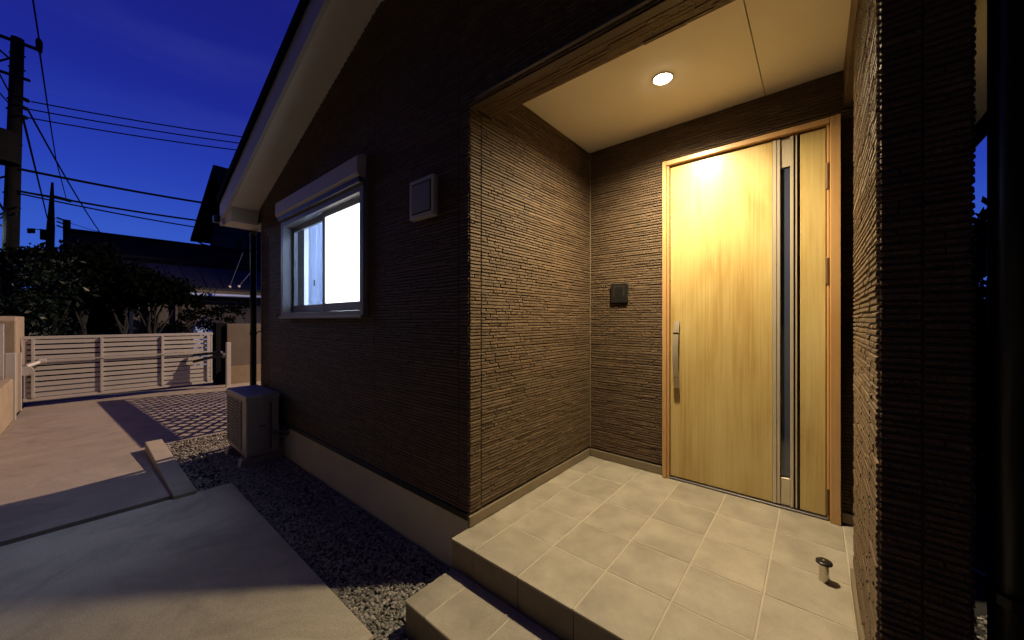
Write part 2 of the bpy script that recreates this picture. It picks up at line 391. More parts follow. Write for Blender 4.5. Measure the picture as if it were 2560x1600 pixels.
# front wall (gable) with the window opening and the porch opening
WIN = (-2.81, -1.145, 1.215, 2.30)
T = .17
mb = MB()
def under_rake(x0, x1, z0):
    p = [(x0, z0), (x1, z0), (x1, rake(x1))]
    if x0 < XC < x1: p.append((XC, rake(XC)))
    p.append((x0, rake(x0))); return p
mb.prism(under_rake(XL, WIN[0], .07), 0, T)
mb.prism([(WIN[0], .07), (WIN[1], .07), (WIN[1], WIN[2]), (WIN[0], WIN[2])], 0, T)
mb.prism(under_rake(WIN[0], WIN[1], WIN[3]), 0, T)
mb.prism(under_rake(WIN[1], 0.0, .07), 0, T)
mb.prism(under_rake(0.0, XR, BEAM), 0, T)
front = mb.build('front_wall', 'wallcore', house)
def zspan(z):
    if z > rake(XC)-.02: return []
    a, b = XL, XR
    if z > 2.53: a = XL+(z-2.53)/SL+.004; b = XR-(z-2.53)/SL-.004
    if z < BEAM: b = 0.0
    out = [(a, b)]
    if WIN[2] < z < WIN[3]: out = [(a, WIN[0]-.0), (WIN[1]+.0, b)]
    return [(p-0, q-0) for p, q in out if q-p > .02]
mb = siding(MB(), (0, 0, 0), (1, 0, 0), (0, -1, 0), (.078, 3.47), zspan, breaks=(XL+.085, -1.02, -.085), pitch=.0195)
cladding(mb, front)
# underside of the beam over the porch mouth
mb = MB(); mb.box((0.011, .002, BEAM-.012), (WX, .046, BEAM-.0005))
mb.build('beam_flashing', 'beamtrim', house)
mb = MB(); y = .056
while y < .168:
    p = .012
    while p < WX-.01:
        q = min(WX, p+rs.uniform(.12, .5)); d = rs.choice((.004, .006, .008))
        mb.box((p, y+.001, BEAM-d), (q-.002, y+.0185, BEAM+.001)); p = q
    y += .0205
o = mb.build('beam_siding', 'siding', house); o['kind'] = 'stuff'
# porch side wall (x = 0), facing +x
pl = box((-.16, T, .07), (0, DW+.1, CEIL+.08)).build('porch_side_wall', 'wallcore', house)
mb = siding(MB(), (0, 0, 0), (0, 1, 0), (1, 0, 0), (.078, CEIL), lambda z: [(.0, DW)] if z < BEAM else [(T, DW)], breaks=(.088,))
cladding(mb, pl)
# wall with the door (y = DW)
FX0, FX1, FZ = .626, 1.607, 2.333
mb = box((0, DW, .07), (FX0+.01, DW+.12, CEIL+.08)); mb.box((FX0+.01, DW, FZ-.01), (FX1-.01, DW+.12, CEIL+.08)); mb.box((FX1-.01, DW, .07), (XR-.001, DW+.12, CEIL+.08))
dwall = mb.build('door_wall', 'wallcore', house)
def dspan(z):
    return [(.012, FX0), (FX1, XR)] if z < FZ else [(.012, XR)]
mb = siding(MB(), (0, DW, 0), (1, 0, 0), (0, -1, 0), (.078, CEIL), dspan)
cladding(mb, dwall)
box((.0105, DW-.012, .075), (.0165, DW-.0005, CEIL)).build('corner_sealant', 'trim', house)
# wing wall
ww = box((WX, 0.0, .07), (XR, WY, BEAM)).build('wing_wall', 'wallcore', house)
mb = MB()
siding(mb, (WX, 0, 0), (0, 1, 0), (-1, 0, 0), (.075, BEAM), lambda z: [(.0, WY)], breaks=(.165,))
siding(mb, (WX, 0, 0), (1, 0, 0), (0, -1, 0), (.075, BEAM), lambda z: [(-.0, XR-WX)], breaks=(.080,))
siding(mb, (XR, 0, 0), (0, 1, 0), (1, 0, 0), (.075, BEAM), lambda z: [(.0, WY)], breaks=(.1,))
siding(mb, (WX, WY, 0), (1, 0, 0), (0, 1, 0), (.075, BEAM), lambda z: [(.0, XR-WX)])
cladding(mb, ww)
# beam along the open side of the porch
sb = box((WX-.012, T, BEAM), (XR, DW, CEIL+.1)).build('side_beam', 'siding', house)
# base trims
def trim(a, b, nm='base_trim', m='trim'): return box(a, b).build(nm, m, house, bevel=.002, segs=1)
trim((.0005, -.012, .004), (.016, DW-.016, .0635)); trim((.0165, DW-.016, .004), (FX0-.004, DW-.001, .0635)); trim((FX1+.004, DW-.016, .004), (XR, DW-.001, .0635))
trim((WX-.016, -.012, .003), (WX-.001, WY+.01, .060)); trim((WX+.0, -.016, .003), (XR+.01, -.001, .060)); trim((XR+.001, -.001, .003), (XR+.014, WY, .060)); trim((WX, WY+.001, .003), (XR, WY+.014, .060))
trim((XL-.012, -.014, .034), (-.002, .0115, .072), 'drip_flashing', 'blacktrim')
box((WX+.004, .004, -.02), (XR-.004, WY-.004, .071)).build('wing_footing', 'riser', house)
# ceiling in two boards with a joint
CX = 1.248
for a, b in ((.0, CX-.002), (CX+.002, WX-.012)):
    box((a+.001, T+.001, CEIL), (b, DW-.001, CEIL+.02)).build('ceiling_board', 'ceiling', house)
box((0, T, CEIL+.021), (WX, DW, CEIL+.1)).build('ceiling_deck', 'blacktrim', house)
# side and rear walls of the body, closing volume
mb = box((XL, T, .07), (XL+.16, YB, 2.5)); mb.box((1.70, DW+.12, -.3), (XR, YB, 2.5)); mb.box((XL, YB, -.3), (XR, YB+.15, 2.5))
mb.build('outer_wall', 'wallcore', house)
# roof: two slopes with rake boards, soffits, boxed eaves, gutters
OV = .31; EX = -4.114; EXR = XR + (XL-EX)
def zr(x): return 2.53 + SL*((x-XL) if x < XC else (XR-x))
roof = thing('roof', (XC, 4, 3), parent=house)
mb = MB()
mb.prism([(EX-.03, zr(EX)+.225), (XC, zr(XC)+.225), (XC, zr(XC)+.325), (EX-.03, zr(EX)+.315)], -OV-.025, YB+.5)
mb.prism([(XC, zr(XC)+.225), (EXR+.03, zr(EXR)+.225), (EXR+.03, zr(EXR)+.315), (XC, zr(XC)+.325)], -OV-.025, YB+.5)
mb.build('roof_deck', 'roof', roof)
for s0, s1 in ((EX, XC), (XC, EXR)):
    MB().prism([(s0, zr(s0)-.012), (s1, zr(s1)-.012), (s1, zr(s1)+.224), (s0, zr(s0)+.224)], -OV, -OV+.03).build('rake_board', 'rake', roof)
BXL, BXR = XL-.095, XR+.095; BOT = 2.327
MB().prism([(BXL, zr(BXL)), (XC, zr(XC)), (XC, zr(XC)+.02), (BXL, zr(BXL)+.02)], -OV+.0305, -.001).build('rake_soffit', 'cream', roof)
MB().prism([(XC, zr(XC)), (BXR, zr(BXR)), (BXR, zr(BXR)+.02), (XC, zr(XC)+.02)], -OV+.0305, -.001).build('rake_soffit', 'cream', roof)
MB().prism([(EX+.02, BOT), (BXL, BOT), (BXL, zr(BXL)+.01), (EX+.02, zr(EX)+.15)], -OV+.0305, .0).build('eave_box', 'cream', roof)
MB().prism([(BXR, BOT), (EXR-.02, BOT), (EXR-.02, zr(EXR)+.15), (BXR, zr(BXR)+.01)], -OV+.0305, .0).build('eave_box', 'cream', roof)
mb = MB().prism([(EX, BOT-.004), (EX+.11, BOT-.004), (EX+.11, zr(EX+.11)-.0125), (EX, zr(EX)-.0125)], -OV, -OV+.03)
mb.build('rake_board_end', 'rake', roof)
MB().prism([(EXR-.11, BOT-.004), (EXR, BOT-.004), (EXR, zr(EXR)-.0125), (EXR-.11, zr(EXR-.11)-.0125)], -OV, -OV+.03).build('rake_board_end', 'rake', roof)
box((EX+.02, .001, BOT), (XL-.001, YB, BOT+.02)).build('eave_soffit', 'cream', roof)
box((XR+.001, .001, BOT), (EXR-.02, YB, BOT+.02)).build('eave_soffit', 'cream', roof)
box((EX-.005, -OV+.031, BOT+.0), (EX+.018, YB, BOT+.3)).build('eave_fascia', 'rake', roof)
box((EXR-.018, -OV+.031, BOT+.0), (EXR+.005, YB, BOT+.3)).build('eave_fascia', 'roof', roof)
for gx in (EX-.07, EXR+.07):
    MB().prism([(gx-.06, BOT+.13), (gx-.045, BOT+.045), (gx+.045, BOT+.045), (gx+.06, BOT+.13)], -OV-.05, YB).build('gutter', 'pipe', roof, bevel=.01)
# ridge flashing along the gutter of the verge (thin bright line over the porch mouth)
box((.06, -.030, BEAM+.002), (WX+.1, -.0125, BEAM+.012)).build('drip_edge', 'darkalu', house)
# downpipes
def downpipe(pts, r, brackets, bx):
    d = MB().tube(pts, r, 14).build('downpipe', 'pipe', house, smooth=True)
    for z in brackets:
        x, y = pts[-1][0], pts[-1][1]
        mb = MB().tube([(x, y, z-.012), (x, y, z+.012)], r+.005, 14); mb.tube([(x, y, z), (bx[0], bx[1], z+.03)], .007, 6)
        mb.build('pipe_bracket', 'pipe', d)
downpipe([(EX-.07, .1, BOT+.06), (EX-.05, .04, BOT-.05), (-3.80, -.05, BOT-.10), (-3.722, -.065, BOT-.18), (-3.722, -.065, -.34)], .033, (2.0, 1.0, .1), (XL, -.005))
downpipe([(EXR+.05, .15, BOT+.06), (EXR-.05, .10, BOT-.02), (1.90, .05, BOT-.06), (1.868, .03, BOT-.16), (1.868, .03, -.34)], .048, (2.06, .5), (XR, .06))

# ---- window
win = thing('window', ((WIN[0]+WIN[1])/2, 0, WIN[2]), parent=house)
x0, x1, z0, z1 = WIN; zf = 2.245
def wpart(nm, m, a, b, bv=.003): return box(a, b).build(nm, m, win, bevel=bv, segs=1)
fo = -.045
mb = MB(); mb.box((x0-.035, fo, z0-.02), (x0+.02, .10, zf)); mb.box((x1-.02, fo, z0-.02), (x1+.035, .10, zf))
mb.box((x0+.02, fo+.002, z0-.02), (x1-.02, .10, z0+.025)); mb.box((x0+.02, fo+.002, zf-.10), (x1-.02, .10, zf))
mb.build('window_frame', 'alu', win, bevel=.003, segs=1)
wpart('window_sill', 'alu', (x0-.04, -.065, z0-.035), (x1+.04, -.0455, z0-.012))
sb = MB().prism_y([(-.012, 2.425), (-.055, 2.418), (-.088, 2.392), (-.088, 2.268), (-.072, 2.243), (-.012, 2.243)], x0-.075, x1+.03).build('shutter_box', 'shutter', win, bevel=.008)
wpart('shutter_rail', 'darkalu', (x0-.03, -.075, 2.20), (x1+.03, -.046, 2.242))
xm = (x0+x1)/2 + .045
def sash(a, b, y, glassm):
    mb = MB(); s = .045
    mb.box((a, y, z0+.03), (a+s, y+.03, zf-.105)); mb.box((b-s, y, z0+.03), (b, y+.03, zf-.105))
    mb.box((a+s, y+.001, z0+.03), (b-s, y+.029, z0+.10)); mb.box((a+s, y+.001, zf-.15), (b-s, y+.029, zf-.105))
    f = mb.build('sash', 'alu', win, bevel=.003, segs=1)
    box((a+s, y+.012, z0+.10), (b-s, y+.017, zf-.15)).build('pane', glassm, f)
sash(x0+.022, xm+.02, .045, 'glass'); sash(xm-.02, x1-.022, .008, 'frost_glow')
mb = box((xm-.31, .047, z0+.28), (xm-.29, .052, z0+.34)); mb.build('latch', 'black', win)
# lit room behind it
mb = MB(); rx0, rx1, ry, rz0, rz1 = x0-.3, x1+.5, 1.25, .5, 2.5
mb.quad((rx0, ry, rz0), (rx1, ry, rz0), (rx1, ry, rz1), (rx0, ry, rz1)); mb.quad((rx0, T, rz1), (rx0, ry, rz1), (rx1, ry, rz1), (rx1, T, rz1))
mb.quad((rx0, T, rz0), (rx1, T, rz0), (rx1, ry, rz0), (rx0, ry, rz0)); mb.quad((rx0, T, rz0), (rx0, ry, rz0), (rx0, ry, rz1), (rx0, T, rz1))
mb.quad((rx1, T, rz0), (rx1, T, rz1), (rx1, ry, rz1), (rx1, ry, rz0)); mb.build('room_lining', 'room', house)
# curtain, gathered folds
mb = MB(); n = 120; ca, cb = x0-.05, x0+.62; zt, zb = 2.35, 1.1
prev = None
for i in range(n+1):
    u = i/n; x = ca+(cb-ca)*u; ph = u*46 + 2.2*math.sin(u*9)
    yt = .235+.016*math.sin(ph); yb = .235+.034*math.sin(ph+.3*math.sin(u*7)) + .01*math.sin(u*30)
    cur = ((x, yt, zt), (x+.02*math.sin(u*6), yb, zb))
    if prev: mb.quad(prev[1], cur[1], cur[0], prev[0])
    prev = cur
mb.build('curtain', 'curtain', win, smooth=True)
rl = bpy.data.lights.new('room_lamp', 'AREA'); rl.energy = 75; rl.color = (.80, .88, 1.0); rl.size = .8; rl.shape = 'SQUARE'
ro = bpy.data.objects.new('room_lamp', rl); C.objects.link(ro); ro.location = (-1.9, .75, 2.46)

# ---- front door
df = thing('door_frame', ((FX0+FX1)/2, DW, 0), parent=house)
FY = 1.352
def fp(a, b, nm='jamb', m='framewood', bv=.003): return box(a, b).build(nm, m, df, bevel=bv, segs=1)
fp((FX0, FY, .001), (FX0+.028, DW+.1, FZ)); fp((FX0+.0285, FY+.016, .001), (FX0+.045, DW+.1, FZ-.03), 'door_stop_strip')
fp((FX1-.048, FY, .001), (FX1-.001, DW+.1, FZ)); fp((FX1-.062, FY+.022, .001), (FX1-.0485, DW+.1, FZ-.03), 'door_stop_strip')
fp((FX0+.0285, FY+.002, FZ-.034), (FX1-.0485, DW+.1, FZ-.001), 'head')
fp((FX0+.03, FY+.02, .001), (FX1-.05, DW+.1, .014), 'threshold', 'darkalu')
box((FX0+.045, DW+.03, .02), (FX1-.05, DW+.09, FZ-.034)).build('door_backing', 'black', df)
door = thing('door', (.675, DW-.02, 0), parent=house)
LX0, LX1, LZ0, LZ1, LY = .675, 1.541, .020, 2.290, 1.388
def dp(a, b, nm, m, bv=.002): return box(a, b).build(nm, m, door, bevel=bv, segs=1)
dp((LX0, LY, LZ0), (1.287, LY+.045, LZ1), 'door_panel', 'wood')
dp((1.424, LY, LZ0), (LX1, LY+.045, LZ1), 'door_panel', 'wood')
dp((1.288, LY-.006, LZ0), (1.309, LY+.04, LZ1+.001), 'metal_strip', 'bronze'); dp((1.3105, LY-.003, LZ0), (1.327, LY+.04, LZ1+.001), 'metal_strip', 'bronze')
dp((1.376, LY-.006, LZ0), (1.393, LY+.04, LZ1+.001), 'metal_strip', 'bronze'); dp((1.402, LY-.004, LZ0), (1.410, LY+.04, LZ1+.001), 'metal_strip', 'bronze')
dp((1.3935, LY+.016, LZ0), (1.4235, LY+.04, LZ1), 'shadow_gap', 'black')
dp((1.3275, LY+.008, 2.112), (1.3755, LY+.04, LZ1), 'strip_cap', 'bronze'); dp((1.3275, LY+.006, LZ0), (1.3755, LY+.04, .187), 'strip_cap', 'bronze')
dp((1.3275, LY+.020, .192), (1.3755, LY+.03, 2.106), 'glass', 'darkglass')
# pull handle, bowed outwards
mb = MB(); N = 18; hx, hw = .727, .0175; prev = None
sec = []
for i in range(N+1):
    u = i/N; z = .672+(1.158-.672)*u; bow = .026+.046*math.sin(math.pi*u)**.9; th = .018
    sec.append([(hx-hw, LY-bow, z), (hx+hw, LY-bow, z), (hx+hw*.9, LY-bow+th, z), (hx-hw*.9, LY-bow+th, z)])
for i in range(N):
    a, b = sec[i], sec[i+1]
    for k in range(4): mb.quad(a[k], a[(k+1) % 4], b[(k+1) % 4], b[k])
mb.quad(*sec[0][::-1]); mb.quad(*sec[-1])
h = mb.build('handle', 'handle', door)
for z in (.70, 1.12): box((hx-.012, LY-.030, z-.022), (hx+.012, LY-.0005, z+.022)).build('handle_mount', 'handle', door, bevel=.003)
for z in (.755, 1.075): box((hx-hw-.0008, LY-.0575, z-.002), (hx+hw+.0008, LY-.045, z+.002)).build('handle_ring', 'steel', door)
for z in (2.00, 1.45, .11):
    mb = MB().tube([(LX1+.006, LY-.014, z-.075), (LX1+.006, LY-.014, z+.075)], .0085, 12); mb.box((LX1-.002, LY-.012, z-.074), (FX1-.0475, LY-.004, z+.074))
    mb.build('hinge', 'copper', door)

# ================================================================ THINGS ON THE HOUSE
# downlight
lx, ly = .80, .812
dl = thing('downlight', (lx, ly, CEIL), 'round lit recessed downlight in the porch ceiling', 'lamp')
MB().lathe((lx, ly, CEIL), [(.056, -.006), (.060, -.003), (.060, -.0005), (.051, -.0005), (.051, -.006), (.056, -.006)], 32, False).build('trim_ring', 'white', dl, smooth=False)
M['lens'] = mat('lamp_lens', (1, 1, 1), .4, emit=(1.0, .82, .55), estr=60)
MB().lathe((lx, ly, CEIL), [(.0, -.016), (.025, -.0145), (.042, -.010), (.050, -.003), (.050, -.001)], 32).build('lens', 'lens', dl)
pl_ = bpy.data.lights.new('downlight_beam', 'SPOT'); pl_.energy = 285; pl_.color = (1.0, .82, .52); pl_.spot_size = R(160); pl_.spot_blend = 1.0; pl_.shadow_soft_size = .05
po = bpy.data.objects.new('downlight_beam', pl_); C.objects.link(po); po.parent = dl; po.location = (0, 0, -.05)
# intercom
ic = thing('intercom', (.28, DW-.01, 1.30), 'black square door intercom on the siding beside the front door', 'intercom')
box((.208, DW-.026, 1.303), (.350, DW-.005, 1.460)).build('casing', 'black', ic, bevel=.006)
box((.232, DW-.0285, 1.352), (.326, DW-.0262, 1.440)).build('bezel', 'black2', ic, bevel=.002)
box((.243, DW-.030, 1.362), (.315, DW-.0287, 1.430)).build('camera_window', 'black', ic)
# vent cover
vc = thing('vent_cover', (-.385, 0, 1.92), 'square white vent cover on the dark front wall beside the window', 'vent')
box((-.508, -.050, 1.80), (-.262, -.008, 2.05)).build('casing', 'white', vc, bevel=.008)
M['ventpanel'] = mat('vent_panel', (.24, .24, .28), .5, var=.02)
box((-.468, -.055, 1.838), (-.292, -.0507, 2.012)).build('front_panel', 'ventpanel', vc, bevel=.003)
box((-.478, -.0506, 1.828), (-.282, -.0502, 2.022)).build('shadow_gap', 'black', vc)
# door stop on the porch floor
ds = thing('door_stop', (1.36, .60, 0), 'short steel door stop with black rubber cap on the porch tiles', 'door stop')
dpos = at(2060, 1452, 905*1.165/652)
MB().lathe((dpos.x, dpos.y, 0), [(.019, .0008), (.0185, .004), (.017, .07), (.017, .0735)], 18).build('post', 'steel', ds, smooth=False)
MB().lathe((dpos.x, dpos.y, 0), [(.017, .0736), (.0295, .079), (.0295, .087), (.025, .0905), (.007, .091), (.0, .0905)], 18).build('cap', 'black', ds)
MB().lathe((dpos.x, dpos.y, 0), [(.0, .0908), (.006, .0925), (.0, .094)], 10).build('screw', 'steel', ds)

# ---- air conditioner
AX0, AX1, AY0, AY1, AZ0, AZ1 = -3.60, -2.86, -.345, -.05, -.225, .385
ac = thing('air_conditioner', ((AX0+AX1)/2, -.2, GZ), 'outdoor air conditioner unit on plastic feet beside the dark wall', 'air conditioner')
body = box((AX0, AY0, AZ0), (AX1, AY1, AZ1)).build('casing', 'ac', ac, bevel=.018, segs=3)
box((AX0-.006, AY0-.008, AZ1-.03), (AX1+.006, AY1+.004, AZ1+.012)).build('lid', 'ac', ac, bevel=.01, segs=2)
cx, cz = AX0+.31, (AZ0+AZ1)/2+.0
mb = MB(); mb.box((AX0+.03, AY0-.003, AZ0+.05), (AX0+.59, AY0+.004, AZ1-.06)); mb.build('fan_recess', 'acdark', ac)
for i in range(15):
    z = AZ0+.07+i*.034
    box((AX0+.035, AY0-.011, z), (AX0+.585, AY0-.0035, z+.007)).build('grille_bar', 'ac', ac)
for i in range(4):
    x = AX0+.06+i*.165; box((x, AY0-.0135, AZ0+.05), (x+.006, AY0-.0112, AZ1-.06)).build('grille_rib', 'ac', ac)
box((AX1-.001, AY0+.10, AZ0+.05), (AX1+.014, AY0+.185, AZ1-.20)).build('valve_cover', 'ac', ac, bevel=.005)
box((AX1-.001, AY0+.09, AZ1-.19), (AX1+.006, AY0+.20, AZ1-.06)).build('terminal_cover', 'ac', ac, bevel=.003)
box((AX1+.0065, AY0+.105, AZ0+.30), (AX1+.016, AY0+.165, AZ0+.312)).build('cover_grip', 'acdark', ac)
box((AX1-.0005, AY0+.205, AZ0+.06), (AX1+.004, AY0+.218, AZ1-.08)).build('cover_seam', 'acdark', ac)
for z in (.0, -.045):
    MB().tube([(AX1+.004, AY1-.055, z-.02), (AX1+.05, AY1-.045, z-.012), (AX1+.075, AY1-.01, z), (AX1+.075, .012, z+.01)], .013, 10).build('refrigerant_pipe', 'trim', ac, smooth=True)
for x in (AX0+.1, AX1-.13):
    MB().prism_y([(AY0-.05, -.315), (AY1+.03, -.315), (AY1+.02, -.235), (AY0-.03, -.235)], x, x+.10).build('foot', 'ac', ac, bevel=.006)
    mb = MB().lathe((x+.05, AY0-.01, -.235), [(.009, 0), (.009, .018), (.004, .02)], 8); mb.build('bolt', 'steel', ac)

# ================================================================ GATE AND BOUNDARY
GX, GY0, GY1, GB, GT = -10.3, -2.13, .76, -.43, .845
gate = thing('driveway_gate', (GX, (GY0+GY1)/2, driveZ(GX)), 'wide pale aluminium slatted driveway gate across the concrete drive', 'gate')
NS = 11; pt = (GT-.06-GB-.06)/NS
slat_me = meshof(MB().box((-.012, GY0+.04, 0), (.012, GY1-.04, pt-.030)), 'slat', 'gate')
for i in range(NS): inst('slat', slat_me, gate, (GX, 0, GB+.06+i*pt+.015))
box((GX-.02, GY0, GT-.06), (GX+.028, GY1, GT)).build('top_rail', 'gate', gate, bevel=.004)
box((GX-.02, GY0, GB), (GX+.028, GY1, GB+.06)).build('bottom_rail', 'gate', gate, bevel=.004)
for y in (GY0+.12, -1.115, -.17, GY1-.10): box((GX+.0125, y-.022, GB+.061), (GX+.046, y+.022, GT-.061)).build('stile', 'gate', gate, bevel=.003)
for y in (GY0+.01, GY1-.045): box((GX-.018, y, GB+.061), (GX+.016, y+.035, GT-.061)).build('end_stile', 'gate', gate)
box((GX+.0465, GY0+.2, .350), (GX+.062, GY1-.12, .375)).build('mid_rail', 'gate', gate, bevel=.004)
# lifting arms and their posts
def arm_set(py, sgn):
    px_ = GX+.42
    box((px_-.05, py-.045, driveZ(px_)-.02), (px_+.05, py+.045, .60)).build('arm_post', 'gate', gate, bevel=.006)
    MB().tube([(px_, py-sgn*.05, .28), (px_, py-sgn*.12, .28)], .07, 14).build('pivot', 'darkalu', gate)
    for zz, z2 in ((.30, .14), (.36, .30)):
        MB().tube([(px_, py-sgn*.10, zz), (GX+.09, py-sgn*.62, z2)], .034, 8).build('lift_arm', 'black', gate)
    MB().tube([(px_+.02, py-sgn*.12, .36), (px_+.02, py-sgn*.16, .36)], .035, 10).build('arm_cap', 'steel', gate)
arm_set(.99, 1)
lp = at(40, 1049, 905*(1.165+.49)/249)
# left arm, seen folded against the left stile
box((GX+.30, -2.20, driveZ(GX)-.02), (GX+.40, -2.12, .55)).build('arm_post', 'gate', gate, bevel=.006)
MB().tube([(GX+.20, -2.08, .20), (GX+.34, -2.08, .20)], .09, 14).build('pivot', 'gate', gate)
MB().tube([(GX+.30, -2.08, .28), (GX+.10, -1.92, .345)], .04, 10).build('lift_arm', 'gate', gate)
MB().tube([(GX+.10, -1.93, .345), (GX+.10, -1.84, .345)], .055, 12).build('arm_cap', 'gate', gate)
mb = box((lp.x-.07, -2.20, driveZ(lp.x)-.03), (lp.x+.05, -2.10, .62)); tag(mb.build('gate_post', 'gate', bevel=.006), 'pale square post at the open end of the low beige wall', 'post')
# left boundary: low wall + slatted fence + stone pillar
tag(box((-8.75, -2.36, -.7), (3, -2.125, .20)).build('low_wall', 'stone', bevel=.012), 'low beige block wall along the edge of the concrete drive', 'wall')
fen = thing('slat_fence', (-6, -2.24, .20), 'pale upright aluminium fence standing on the low beige wall', 'fence')
for i in range(6):
    x = -8.62+i*2.0
    box((x-.04, -2.27, .201), (x+.04, -2.21, 1.10)).build('fence_post', 'gate', fen, bevel=.004)
fm = meshof(MB().box((-.98, -.009, 0), (.98, .009, .055)), 'fence_slat', 'gate')
for i in range(5):
    for k in range(11): inst('fence_slat', fm, fen, (-7.62+i*2.0, -2.28, .27+k*.075))
tag(MB().prism([(-11.1, -.7), (-9.6, -.7), (-9.6, .20), (-9.62, 1.16), (-9.75, 1.235), (-11.1, 1.235)], -2.62, -2.16).build('stone_pillar', 'stone', bevel=.02), 'thick beige stone gate pillar with a bevelled top beside the slatted gate', 'pillar')
# right of the gate
tag(box((-11.0, .88, -.7), (-10.62, 1.10, 1.09)).build('dark_pillar', 'darkwall', bevel=.01), 'narrow dark gate pillar between the slatted gate and the beige wall', 'pillar')
bw = box((-10.95, 1.105, -.7), (-10.55, 4.2, 1.06)).build('beige_wall', 'beigewall', bevel=.01)
tag(bw, 'plain rendered beige wall beside the dark gate pillar', 'wall')
box((-10.548, 1.11, -.7), (-10.42, 4.2, -.08)).build('plinth', 'trim', bw)

# lattice screen on the boundary behind the house corner (its shadow lies on the drive)
SY = 1.72
ls = thing('lattice_screen', (-6.7, SY, -.5), 'tall diamond lattice screen with a solid top band beside the house', 'fence')
box((-8.75, SY-.02, 1.375), (-4.85, SY+.02, 1.555)).build('top_band', 'darkalu', ls)
mb = MB(); p = .23; w = .022
def strip(a, b):
    d = (Vector(b)-Vector(a)).normalized(); nn = Vector((-d.z, 0, d.x))*w
    a, b = Vector(a), Vector(b); u0, u1 = 0.0, 1.0; dx = b.x-a.x
    ua, ub_ = sorted(((-8.72-a.x)/dx, (-4.88-a.x)/dx)); u0 = max(u0, ua); u1 = min(u1, ub_)
    if u1-u0 < .02: return
    a, b = a.lerp(b, u0), a.lerp(b, u1); mb.quad(a-nn, b-nn, b+nn, a+nn)
k = -9.2
zlo, zhi = .35, 1.375
while k < -4.0:
    strip((k-.9, SY, zlo), (k+.9, SY, zhi)); strip((k+.9, SY+.006, zlo), (k-.9, SY+.006, zhi)); k += p
o = mb.build('lattice_panel', 'darkalu', ls)
for x in (-8.7, -7.4, -6.1, -4.9): box((x-.03, SY+.021, -.6), (x+.03, SY+.08, 1.55)).build('screen_post', 'darkalu', ls)
box((-8.75, SY-.015, -.6), (-4.85, SY+.015, .36)).build('base_panel', 'darkalu', ls)

# street lamp beyond the lattice screen: gives the warm light on drive and gate
LP = Vector((-5.6, 9.6, 7.25))
sl = thing('street_lamp', (-5.6, 10.6, -.66), 'street lamp on a slim pole behind the lattice screen', 'street lamp')
MB().tube([(-5.6, 10.6, -.66), (-5.6, 10.6, 6.6), (-5.6, 10.45, 7.15), (-5.6, 9.9, 7.36)], [.07, .05, .04, .035], 10).build('pole', 'pole', sl)
box((-5.72, 9.45, 7.30), (-5.48, 9.95, 7.40)).build('lamp_head', 'white', sl, bevel=.02)
M['sodium'] = mat('lamp_glow', (1, 1, 1), .4, emit=(1.0, .70, .48), estr=30)
box((-5.70, 9.5, 7.288), (-5.50, 9.75, 7.2995)).build('lamp_glass', 'sodium', sl)
sp = bpy.data.lights.new('street_lamp_light', 'SPOT'); sp.energy = 8800; sp.color = (1.0, .71, .47); sp.spot_size = R(112); sp.spot_blend = .4; sp.shadow_soft_size = .03
so = bpy.data.objects.new('street_lamp_light', sp); C.objects.link(so); so.parent = sl; so.location = LP - Vector((-5.6, 10.6, -.66)) + Vector((0, 0, -.03))
so.rotation_euler = Vector((-1.6, -10.6, -7.75)).to_track_quat('-Z', 'Y').to_euler()

# ================================================================ TREES
def tree(name, base, h, crowns, label, leaf='leafdark', nleaf=2600, size=.10, trunk_r=.09, seed=1, group=None, lean=(0, 0), limbs=6):
    rn = random.Random(seed); b = Vector(base)
    t = thing(name, b, label, 'tree' if 'shrub' not in name else 'shrub', group)
    mb = MB(); top = b + Vector((lean[0], lean[1], h*.62))
    mb.tube([b, b.lerp(top, .35)+Vector((rn.uniform(-.08, .08), rn.uniform(-.08, .08), 0)), b.lerp(top, .7)+Vector((rn.uniform(-.1, .1), rn.uniform(-.1, .1), 0)), top], [trunk_r, trunk_r*.8, trunk_r*.55, trunk_r*.3], 8)
    for i in range(limbs):
        s = b.lerp(top, rn.uniform(.35, .9)); c = rn.choice(crowns)
        e_ = Vector(c[0]) + Vector((rn.uniform(-.5, .5)*c[1][0], rn.uniform(-.5, .5)*c[1][1], rn.uniform(-.3, .5)*c[1][2]))
        m_ = s.lerp(e_, .5) + Vector((rn.uniform(-.1, .1), rn.uniform(-.1, .1), rn.uniform(0, .2)))
        mb.tube([s, m_, e_], [trunk_r*.4, trunk_r*.28, trunk_r*.1], 6)
    mb.build('trunk', 'bark', t)
    mb = MB(); tot = sum(c[1][0]*c[1][1]*c[1][2] for c in crowns)
    for c, rad in crowns:
        c = Vector(c); nsub = 9
        subs = []
        for _ in range(nsub):
            v = Vector((rn.gauss(0, 1), rn.gauss(0, 1), rn.gauss(0, 1))).normalized()*rn.uniform(.35, .95)
            subs.append((c+Vector((v.x*rad[0], v.y*rad[1], v.z*rad[2])), rn.uniform(.28, .5)))
        for _ in range(int(nleaf*rad[0]*rad[1]*rad[2]/tot)):
            sc_, sr = rn.choice(subs)
            v = Vector((rn.gauss(0, .5), rn.gauss(0, .5), rn.gauss(0, .42)))*sr*1.5
            p = sc_ + Vector((v.x*rad[0], v.y*rad[1], v.z*rad[2]))
            d = Vector((rn.gauss(0, 1), rn.gauss(0, 1), rn.gauss(0, .7))).normalized(); u = d.orthogonal().normalized()
            u.rotate(Matrix.Rotation(rn.uniform(0, 6.28), 3, d)); s = size*rn.uniform(.6, 1.3); v2 = d.cross(u)
            mb.quad(p-u*s, p+v2*s*.42, p+u*s, p-v2*s*.42)
    mb.build('crown', leaf, t)
    return t
